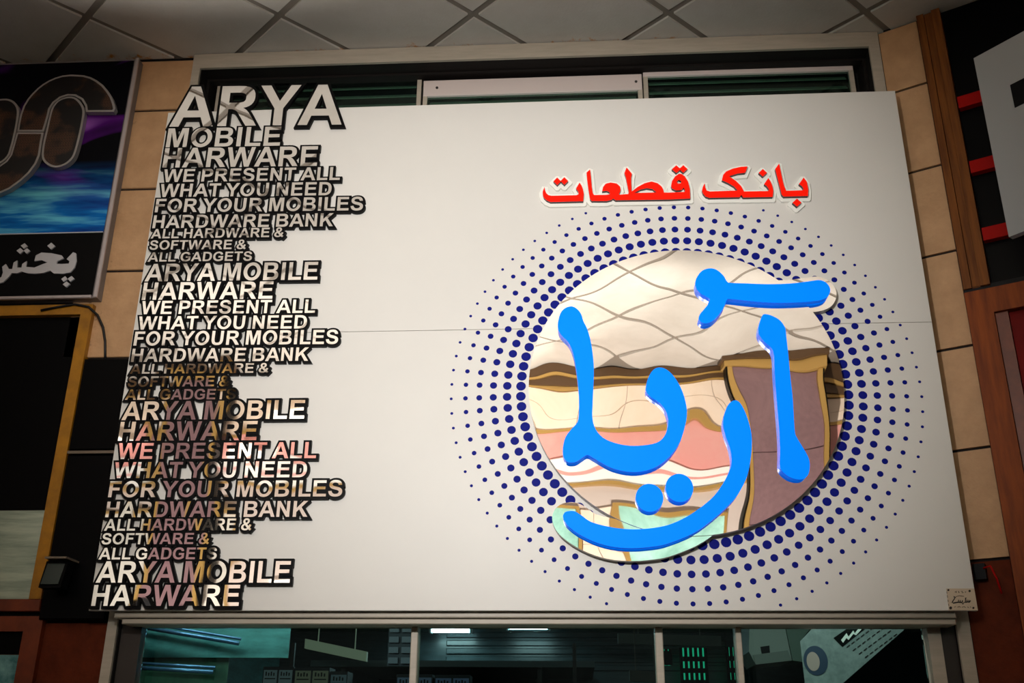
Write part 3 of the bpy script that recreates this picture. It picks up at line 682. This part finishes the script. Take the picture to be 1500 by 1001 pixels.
# wooden architrave
s2_ = (Q1(1378, 200, .04)[0]+Q1(1440, 430, .04)[0])/2
s_a = s_edge+.004
zdoor = Q1(1440, 425, .04)[1]
tw = slab(MB(), s_a, s_a+.032, zdoor+.02, CEIL-.01, .04, .05)
slab(tw, s_a+.034, s_a+.066, zdoor+.02, CEIL-.01, .03, .04)
slab(tw, s_a+.068, s_a+.105, zdoor+.02, CEIL-.01, .045, .055)
tw = tw.obj('trim_1', M_wood); tag(tw, kind='structure', label='moulded brown wooden strips beside the right stone pier')
# red barred dark bay above the door
bay = slab(MB(), s_a+.107, 2.3, zdoor+.03, CEIL-.01, .0, .011).obj('window_5', M_darkgloss); tag(bay, kind='structure', label='dark bay with red bars right of the wooden strips')
for (a, b) in (((1435, 130), 0), ((1455, 225), 0), ((1470, 325), 0)):
    s_, z_ = Q1(a[0], a[1]+12, .03)
    slab(MB(), s_a+.11, s_a+.62, z_-.03, z_+.03, .035, .033).obj('red_bar', M_redpaint, bay)
# door frame below
s_d0 = Q1(1425, 430, .05)[0]; s_d0 = s_a+.0
dr = slab(MB(), s_d0, s_d0+.10, 0, zdoor-.11, .05, .06); slab(dr, s_d0, 2.3, zdoor-.11, zdoor, .05, .06)
dr = dr.obj('door_1', M_orange); tag(dr, kind='structure', label='orange brown door frame with a red door at the right edge')
slab(MB(), s_d0+.102, s_d0+.15, 0, zdoor-.112, .035, .045).obj('frame_moulding', M_rust_frame, dr)
slab(MB(), s_d0+.152, 2.3, 0, zdoor-.112, .015, .025).obj('door_leaf', M_reddoor, dr)
slab(MB(), s_d0-.0, 2.3, zdoor+.003, zdoor+.028, .03, .04).obj('shadow_gap', M_dark, dr)
# projecting white panel sign
T2, N2 = dirplane(50)
pO = np.array([*(lambda q: (O1+T1*q[0]+N1*.28))(Q1(1450, 200, .28))])
def Q2(px, py): p = onplane(px, py, pO, N2); return float((p-pO)@T2), float(p[2])
a0, zt5 = Q2(1425, 86); a1, zb5 = Q2(1479, 347); sL = (a0+a1)/2
pn = thing('panel_sign', tuple(pO+T2*(sL+.3)+np.array([0, 0, zb5-pO[2]])), 'pale grey panel sign with a dark corner mark standing out at the right edge', 'sign')
slab(MB(), sL, sL+.75, zb5, zt5, 0, .03, pO, T2, N2).obj('face_panel', mat('panel_grey', (160, 162, 160), .6, spec=.2), pn)
q0 = Q2(1480, 125); q1 = Q2(1487, 158)
slab(MB(), q0[0], sL+.7, q1[1], q0[1], .003, .0028, pO, T2, N2).obj('dark_mark', M_black, pn)
slab(MB(), sL+.05, sL+.09, zt5-.25, zt5-.2, -.0305, .2, pO, T2, N2).obj('support_arm', M_alu_d, pn)
# small junction box with a wire low on the pier
s6, z6 = Q1(1434, 838, .03)
jb = thing('junction_box', tuple(O1+T1*s6+np.array([0, 0, z6-.03])), 'small black junction box with a red wire low on the right pier', 'box')
slab(MB(), s6-.02, s6+.025, z6-.03, z6+.03, .04, .039).obj('box_shell', M_darkgloss, jb)
c0 = O1+T1*(s6+.02)+N1*.045
MB().tube([(c0[0], c0[1], z6+.01), (c0[0]+.02, c0[1]-.02, z6+.015), (c0[0]+.035, c0[1]-.02, z6-.03), (c0[0]+.045, c0[1]-.02, z6-.09)], .004, 6).obj('red_wire', M_redpaint, jb, True)

# ================================================================ THE FAR SIDE OF THE ARCADE (seen only in the mirrors)
YO = -5.0
def zo(py, px=900): return V(px, py)[1]
M_pink = mat('pink_marble', (236, 158, 150), .35, noise=(2.5, (236, 176, 166), .9, (1, 1, 1)))
M_cream = mat('cream_wall_tile', (252, 234, 214), .45, noise=(3, (240, 214, 184), .6))
M_white = mat('white_band', (250, 248, 240), .5)
M_gold = mat('gold_moulding', (190, 152, 84), .35, .3)
M_bronze = mat('bronze_moulding', (92, 68, 44), .4, .2)
M_mauve = mat('mauve_granite', (136, 106, 108), .4, noise=(20, (120, 92, 94), .7))
M_teal = mat('teal_shop_glass', (196, 250, 236), .15, noise=(2.2, (120, 180, 160), .9))
M_greywall = mat('grey_band', (206, 192, 182), .5)
zc_ = [CEIL, zo(563), zo(585), zo(622), zo(630), zo(672), zo(688), zo(692), zo(700), zo(706), zo(742)]
wf = box('wall_front', -5.2, 5.2, YO-.2, YO-.02, 0, CEIL+.01, M_greywall); tag(wf, kind='structure', label='far arcade wall opposite the sign, seen only in its mirrors')
zk = zo(573); hk = CEIL-.003-zk
for q, (f0, f1, d_, m_) in enumerate(((.55, 1, .04, M_bronze), (.42, .55, .05, M_gold), (.1, .42, .03, M_bronze), (0, .1, .015, M_gold))):
    box('cornice_step', -5.1, 5.1, YO-.02, YO+d_, zk+hk*f0+.001, zk+hk*f1, m_, wf)
# cream tiles in two rows
za, zb_ = zo(573)-.002, zo(618)
for k in range(24):
    for r_ in range(2):
        h = (za-zb_)/2
        box('wall_tile', -5.0+k*.42+.003, -5.0+(k+1)*.42-.003, YO-.02, YO, zb_+h*r_+.002, zb_+h*(r_+1)-.002, M_cream, wf)
box('gold_bead', -5.1, 5.1, YO-.02, YO+.02, zo(625), zb_, M_gold, wf)
box('marble_band', -5.1, 5.1, YO-.02, YO+.005, zo(672), zo(625)-.001, M_pink, wf)
box('white_band', -5.1, 5.1, YO-.02, YO+.03, zo(684), zo(672)-.001, M_white, wf)
box('marble_strip', -5.1, 5.1, YO-.02, YO+.03, zo(688), zo(684)-.001, M_pink, wf)
box('white_band', -5.1, 5.1, YO-.02, YO+.03, zo(701), zo(688)-.001, M_white, wf)
box('gold_bead', -5.1, 5.1, YO-.02, YO+.05, zo(706), zo(701)-.001, M_gold, wf)
# shop glazing lower down with gold frames and cream piers
zg1 = zo(742)
M_pale = mat('pale_shop_front', (244, 236, 222), .3, noise=(2.6, (170, 170, 160), .9))
ZD = 2.70
for xa, xb in ((-4.9, -3.75), (-3.6, -3.0), (-1.95, -1.45), (-1.3, -.62), (-.58, .05), (.36, 1.25), (2.3, 3.6)):
    g = box('shop_glazing', xa, xb, YO-.02, YO+.01, ZD, zg1, M_teal if xa > -1 else M_pale, wf)
    MB().box(xa-.03, xa, YO-.02, YO+.04, ZD, zg1+.03).box(xb, xb+.03, YO-.02, YO+.04, ZD, zg1+.03).box(xa, xb, YO-.02, YO+.04, zg1, zg1+.03).obj('gold_frame', M_gold, wf)
for k in range(4):
    for j in range(2): box('wall_tile', .085+j*.125+.002, .085+(j+1)*.125-.002, YO-.02, YO+.02, zg1-.3*(k+1)+.003, zg1-.3*k-.003, M_cream, wf) if zg1-.3*(k+1) > 2.8 else None
box('darkened_wall_foot', -5.1, 5.1, YO-.02, YO+.1, 0, 2.66, M_dark, wf)  # shade put into the wall foot's colour, dimming reflections in the shop panes
# lit shop sign boxes on the left part of the far wall
M_lit = mat('lit_white_sign', (255, 250, 240), .5, emit=(255, 246, 232), es=1.3)
for k, (pa, pb, qa, qb) in enumerate(((400, 470, 600, 632), (345, 400, 655, 672), (400, 470, 838, 888), (160, 200, 632, 655))):
    x_a, z_a = V(pa, qa); x_b, z_b = V(pb, qb)
    lb = box('lit_sign', x_a, x_b, YO+.052, YO+.12, z_b, z_a, M_lit); recentre(lb)
    tag(lb, ('wide lit white sign box high on the far wall', 'small lit white sign box on the far wall', 'lowest lit white sign box on the far wall', 'lit white sign box at the far left of the far wall')[k], 'sign')
# mauve columns with gold and dark corner trims
for nm, pa, pb in (('right', 1098, 1205), ('left', 232, 300)):
    yc = YO+.34
    x_a = V(pa, 700, yc)[0]; x_b = V(pb, 700, yc)[0]
    cl = thing('stone_column', ((x_a+x_b)/2, (YO+.05+yc)/2, 0), 'mauve granite column with gold corner trims, right hand one in the round mirror' if nm == 'right' else 'mauve granite column with gold corner trims, left hand one behind the lettering reflections', 'column')
    zc0 = CEIL-.15
    for k in range(7):
        h = zc0/7
        box('granite_block', x_a, x_b, YO+.17, yc, h*k+.004, h*(k+1)-.004, M_mauve if k > 3 else M_dark, cl)  # lower blocks coloured dark so the shop panes reflect little there
    MB().box(x_a-.05, x_a-.002, YO+.17, yc+.03, 2.7, zc0).box(x_b+.002, x_b+.05, YO+.17, yc+.03, 2.7, zc0).obj('gold_trim', M_gold, cl)
    MB().box(x_a-.066, x_a-.052, YO+.17, yc+.01, 0, zc0).box(x_b+.052, x_b+.066, YO+.17, yc+.01, 0, zc0).obj('dark_trim', M_black, cl)
    box('capital', x_a-.09, x_b+.09, YO+.165, yc+.05, zc0+.002, CEIL-.06, M_gold, cl)
    box('capital_cap', x_a-.12, x_b+.12, YO+.165, yc+.08, CEIL-.058, CEIL-.002, M_bronze, cl)

# added unseen housing round the board light; its visor shades the ceiling
hf = thing('added_light_baffle', (-.5, -3.75, 2.93), 'added unseen black baffle with a visor shading the ceiling from the board light', 'lamp')
box('visor', -.72, -.28, -3.82, -3.615, 3.12, 3.128, M_black, hf)
box('back_plate', -.66, -.34, -3.86, -3.84, 2.95, 3.128, M_black, hf)
box('base_tray', -.66, -.34, -3.84, -3.72, 2.95, 2.958, M_black, hf)
box('hanging_rod', -.508, -.492, -3.858, -3.842, 3.129, CEIL-.002, M_alu_d, hf)

# ================================================================ INSIDE THE SHOP (seen through the lower panes)
SZ = 2.6       # shop ceiling
sb = 4.6       # back wall
M_swall = mat('shop_wall_dark', (22, 32, 34), .3, noise=(9, (44, 58, 62), .6, (1, 1, 9)))
sw = box('wall_shop', -4.5, 4.2, sb, sb+.1, 0, SZ+.3, M_swall); tag(sw, kind='structure', label='dark slatted rear wall inside the shop')
s_l = box('wall_shop_left', -2.6, -2.5, .26, sb, 0, SZ+.3, mat('teal_wall', (70, 130, 128), .5, noise=(5, (40, 84, 84), .9, (1, 1, 5)))); tag(s_l, kind='structure')
s_r = box('wall_shop_right', 3.2, 3.3, .26, sb, 0, SZ+.3, mat('green_wall', (30, 70, 58), .5)); tag(s_r, kind='structure')
sc_ = box('ceiling_shop', -2.5, 3.2, .26, sb, SZ+.015, SZ+.1, M_grid); tag(sc_, kind='structure', label='tiled suspended ceiling inside the shop')
for i in range(5):
    for j in range(4):
        box('shop_ceiling_tile', -2.5+i*1.14+.02, -2.5+(i+1)*1.14-.02, .3+j*1.07+.015, .3+(j+1)*1.07-.015, SZ, SZ+.014, mat('shop_tile', (190, 196, 196), .7), sc_)
def ceil_at(px, py): return Pz(px, py, SZ)
for xc_, wd_, en_ in ((-1.3, 1.1, 4), (.95, .9, 3.2)):      # added fill lights, unseen above the header, brighten goods behind the panes
    l = bpy.data.lights.new('window_fill_light', 'AREA'); l.shape = 'RECTANGLE'; l.size = wd_; l.size_y = .04; l.energy = en_; l.color = (.9, 1, .96)
    o = bpy.data.objects.new('window_fill_light', l); COL.objects.link(o); o.location = (xc_, .10, 2.38); o.rotation_euler = (math.radians(25), 0, 0)
M_tube = mat('lit_tube', (255, 255, 255), .4, emit=(200, 240, 255), es=9)
M_fix = mat('lamp_fixture', (200, 206, 206), .4)
for k, (px, py, lab) in enumerate(((661, 916, 'fluorescent ceiling lamp inside the shop, left of the two lit ones'), (774, 911, 'fluorescent ceiling lamp inside the shop, right of the two lit ones'))):
    x, y = ceil_at(px, py)
    t_ = thing('ceiling_lamp', (x, y, SZ-.07), lab, 'lamp', 'fluorescent lamps on the shop ceiling')
    box('lamp_body', x-.17, x+.17, y-.06, y+.06, SZ-.03, SZ-.001, M_fix, t_)
    for s in (-1, 1):
        MB().tube([(x-.15, y+s*.03, SZ-.045), (x+.15, y+s*.03, SZ-.045)], .013, 8).obj('lamp_tube', M_tube, t_, True)
        box('lamp_holder', x+s*.165-.008, x+s*.165+.008, y-.05, y+.05, SZ-.065, SZ-.0305, M_fix, t_)
# ledge + shelves with price cards at the rear
def Pb(px, py, Y): return P(px, py, Y)
YS = 3.2
x_a, z_a = Pb(600, 968, YS); x_b, z_b = Pb(850, 978, YS)
sh = thing('wall_shelf', ((x_a+x_b)/2, YS+.3, z_b), 'long pale ledge under the dark slatted wall inside the shop', 'shelf')
box('shelf_edge', x_a-.7, x_b+.1, YS, YS+.03, z_b, z_a, mat('ledge_grey', (110, 126, 130), .4), sh)
box('shelf_board', x_a-.7, x_b+.1, YS+.03, sb-.002, z_a-.03, z_a-.002, M_alu_d, sh)
box('shelf_bracket', x_a-.5, x_a-.47, YS+.1, sb-.002, z_b-.12, z_a-.032, M_alu_d, sh)
box('shelf_bracket', x_b-.3, x_b-.27, YS+.1, sb-.002, z_b-.12, z_a-.032, M_alu_d, sh)
# slats on the rear wall
for k in range(8):
    z = z_a+.04+k*.065
    if z < SZ-.05: box('wall_slat', -1.1, 1.2, sb-.02, sb, z, z+.045, M_swall, sw, b=.006)
# boxes with printed cards
def carton(px0, px1, py0, py1, Y, c, label, group, n):
    xa, za_ = Pb(px0, py0, Y); xb, zb2 = Pb(px1, py1, Y)
    t_ = thing('product_box', ((xa+xb)/2, Y+.08, zb2), label, 'box', group)
    box('carton_body', xa, xb, Y+.002, Y+.16, zb2, za_, mat('carton_dark', (26, 28, 34), .5), t_)
    wd = (xb-xa)/n
    for k in range(n):
        f = box('price_card', xa+wd*k+.006, xa+wd*(k+1)-.006, Y-.001, Y+.0015, zb2+.01, za_-.02, mat('card_'+str(c), c, .5, emit=c, es=.05), t_)
        s = MB()
        for q in range(4):
            xx = xa+wd*(k+.18+.17*q); s.box(xx, xx+wd*.09, Y-.0025, Y-.0012, za_-.055, za_-.03-.006*(q % 2))
        s.box(xa+wd*k+wd*.15, xa+wd*(k+1)-wd*.15, Y-.0025, Y-.0012, za_-.075, za_-.068)
        s.obj('card_print', M_ink, f)
YC = 2.4
for k, a in enumerate(((386, 428, 977, 1006, (150, 165, 170), 2, 'dark carton with white cards on the shop shelf, leftmost'), (432, 481, 978, 1006, (160, 158, 130), 2, 'dark carton with yellowish cards on the shop shelf, second from left'), (484, 508, 984, 1006, (120, 140, 150), 1, 'narrow dark carton with one card on the shop shelf'),
                       (581, 633, 988, 1008, (120, 140, 170), 2, 'dark carton with bluish cards behind the left mullion'), (637, 688, 989, 1008, (110, 130, 170), 2, 'dark carton with bluish cards right of the left mullion'))):
    carton(a[0], a[1], a[2], a[3], YC, a[4], a[6], 'product boxes with cards on the shop shelf', a[5])
zsh = Pb(450, 1008, YC)[1]
s2s = thing('display_shelf', (-1.0, YC+.2, zsh-.04), 'dark shelf carrying the product boxes behind the window', 'shelf')
box('shelf_board', -1.9, .0, YC-.02, YC+.3, zsh-.045, zsh-.012, M_alu_d, s2s)
for x in (-1.88, -.03): box('shelf_upright', x-.012, x+.012, YC+.302, YC+.33, 0, zsh+.3, M_alu_d, s2s)
# pale slanting strip light cover / beam
def bar3(name, p0, p1, Y, h, m, label, cat, hang=True):
    a = Pb(*p0, Y); b = Pb(*p1, Y)
    o = MB().quadprism([(a[0], Y, a[1]-h), (b[0], Y, b[1]-h), (b[0], Y, b[1]), (a[0], Y, a[1])], (0, .05, 0))
    for q in (.2, .8):
        xx = a[0]+(b[0]-a[0])*q; zz = a[1]+(b[1]-a[1])*q-.002; o.box(xx-.003, xx+.003, Y+.02, Y+.026, zz, SZ-.001)
    o = o.obj(name, m); recentre(o); tag(o, label, cat); return o
M_strip = mat('pale_strip', (200, 206, 190), .5, emit=(200, 206, 170), es=.12)
bar3('sloping_strip', (447, 936), (537, 955), 2.6, .06, M_strip, 'pale sloping strip inside the shop left of the mullion', 'strip')
bar3('shelf_strip', (905, 928), (1056, 932), 3.4, .07, mat('dim_strip', (120, 126, 118), .5), 'pale horizontal strip high in the dark middle of the shop', 'strip')
bar3('shelf_strip', (922, 982), (968, 984), 3.1, .07, mat('dim_strip2', (90, 84, 70), .5), 'short brownish strip low beside the right mullion', 'strip')
# teal poster on glass left + rods
xa, za_ = Pb(196, 913, .3); xb, zb2 = Pb(422, 964, .3)
ps = box('frosted_panel', xa-.2, xb, .30, .306, zb2, za_+.1, mat('teal_film', (86, 150, 150), .4, noise=(7, (50, 100, 100), .9, (1, 1, 3)))); recentre(ps); tag(ps, 'teal frosted panel hanging behind the left window pane', 'panel')
xm, zm2 = Pb(330, 1001, .3)
ps = box('frosted_panel', xa-.2, xm, .315, .321, zm2-.2, zb2+.05, mat('green_film', (30, 62, 48), .4, noise=(9, (56, 92, 70), .9, (1, 1, .4)))); recentre(ps); tag(ps, 'dark green mottled panel low behind the left window pane', 'panel')
for k, (p, q) in enumerate((((196, 917), (350, 943)), ((190, 978), (312, 985)))):
    a = Pb(*p, .25); b = Pb(*q, .25)
    o = MB().tube([(a[0], .25, a[1]), (b[0], .25, b[1])], .009, 8).tube([(a[0], .27, a[1]+.02), (b[0], .27, b[1]+.02)], .006, 8).obj('curtain_rod', mat('rod_blue', (90, 130, 170), .25, .6), None, True); recentre(o)
    tag(o, ('upper sloping bluish metal rod behind the left pane', 'lower bluish metal rod behind the left pane')[k], 'rod')
# pegboard strip by the left mullion
xa, za_ = Pb(570, 915, 1.2); xb, zb2 = Pb(604, 976, 1.2)
pg = thing('hook_rack', ((xa+xb)/2, 1.22, zb2), 'narrow rack of small goods just left of the left mullion', 'rack')
box('rack_back', xa, xb, 1.2, 1.22, zb2, SZ-.001, mat('rack_blue', (46, 58, 74), .5), pg)
for i in range(2):
    for j in range(4):
        w_ = (xb-xa)/2; h_ = (za_-zb2)/4
        box('hanging_pack', xa+w_*i+.008, xa+w_*(i+1)-.008, 1.18, 1.199, zb2+h_*j+.01, zb2+h_*(j+1)-.012, mat('pack_pale', (120, 132, 148), .4), pg)
# green lit grille curtain at the back
YG = 4.2
GN = [6]
def grille(px0, px1, py0, py1, nb, label):
    xa, za_ = Pb(px0, py0, YG); xb, zb2 = Pb(px1, py1, YG)
    t_ = thing('window_'+str(GN[0]), ((xa+xb)/2, YG, zb2), label, None); t_['kind'] = 'structure'; GN[0] += 1
    box('lit_glass', xa, xb, YG+.03, YG+.035, zb2, za_, mat('green_daylight', (20, 120, 90), .5, emit=(40, 200, 150), es=.55), t_)
    for k in range(nb+1):
        x = xa+(xb-xa)*k/nb; box('grille_bar', x-.012, x+.012, YG, YG+.02, zb2, za_, M_dark, t_)
    for k in range(1, 4):
        z = za_+(zb2-za_)*k*.28; box('grille_crossbar', xa, xb, YG-.012, YG-.001, z-.018, z+.018, M_dark, t_)
grille(997, 1037, 949, 1010, 5, 'green lit barred window deep in the shop, wide one right of the right mullion')
grille(1065, 1081, 948, 1010, 2, 'green lit barred window deep in the shop, narrow one')
grille(970, 983, 951, 975, 2, 'green lit barred window sliver touching the right mullion')
# white appliance
YA = 1.0
def poly3(name, pts, Y, dep, m, parent=None):
    w2 = [Pb(a, b, Y) for a, b in pts]; w2 = ccw(w2)
    return plate(name, [w2], Y, dep, m, parent)
c_ = Pb(1125, 975, YA)
ac = thing('white_cabinet', (c_[0], YA+.1, c_[1]), 'pale boxy cabinet hanging behind the right pane', 'cabinet')
poly3('cabinet_body', [(1098, 905), (1147, 905), (1160, 968), (1107, 974), (1097, 955)], YA, .3, mat('cabinet_white', (150, 156, 146), .5), ac)
poly3('dark_port', [(1114, 948), (1127, 946), (1128, 957), (1116, 958)], YA-.004, .0038, M_black, ac)
poly3('lower_flap', [(1103, 960), (1154, 953), (1160, 968), (1107, 974)], YA-.006, .0058, mat('cabinet_flap', (120, 126, 116), .5), ac)
box('hanging_rod', c_[0]-.01, c_[0]+.01, YA+.1, YA+.12, Pb(1120, 906, YA)[1], SZ-.001, M_alu_d, ac) if Pb(1120, 906, YA)[1] < SZ-.01 else None
poly3('side_panel', [(1148, 905), (1200, 905), (1176, 935), (1176, 970), (1161, 968)], YA+.02, .2, mat('cabinet_side', (90, 112, 96), .5), ac)
# rolled paper banner with portrait print
YP = .55
bn = thing('paper_banner', (Pb(1200, 985, YP)[0], YP, Pb(1200, 1001, YP)[1]), 'slanting grey paper banner with a round printed portrait behind the right pane', 'banner')
poly3('banner_sheet', [(1172, 940), (1205, 905), (1345, 905), (1235, 1001), (1180, 1008)], YP, .006, mat('banner_grey', (150, 158, 154), .6, noise=(30, (110, 120, 118), .8)), bn)
cx, cz = Pb(1195, 968, YP-.003)
plate('portrait_disc', [ell(cx, cz, .052, .062, 32)], YP-.003, .0025, mat('portrait_blue', (44, 60, 84), .5), bn)
plate('portrait_face', [ell(cx-.012, cz-.004, .028, .04, 24)], YP-.0045, .001, mat('portrait_skin', (190, 160, 150), .5), bn)
poly3('black_label', [(1221, 935), (1254, 912), (1268, 921), (1234, 948)], YP-.003, .0025, M_black, bn)
sg = []
for pts in ([(1232, 938), (1240, 928), (1243, 933), (1250, 924), (1252, 928), (1262, 916), (1265, 919), (1254, 931), (1250, 929), (1243, 938), (1240, 935), (1235, 942)],):
    sg.append(ccw([Pb(a, b, YP-.004) for a, b in pts]))
plate('label_writing', sg, YP-.0042, .001, M_halo, bn)
ln = []
for k in range(4):
    for q in range(7):
        bx_ = 1240+k*9+q*7; by_ = 948+k*5-q*5.2; 
        ln.append(ccw([Pb(bx_, by_, YP-.003), Pb(bx_+4.5, by_-3.4, YP-.003), Pb(bx_+5.2, by_-2, YP-.003), Pb(bx_+.7, by_+1.4, YP-.003)]))
tag(plate('small_print', ln, YP-.003, .0025, M_ink, bn), kind='stuff')
# interior light comes from the shop's own tubes
for (px, py) in ((661, 916), (774, 911)):
    x, y = ceil_at(px, py)
    l = bpy.data.lights.new('shop_tube_light', 'AREA'); l.shape = 'RECTANGLE'; l.size = .3; l.size_y = .08; l.energy = 5; l.color = (.75, .95, 1)
    o = bpy.data.objects.new('shop_tube_light', l); COL.objects.link(o); o.location = (x, y, SZ-.075)
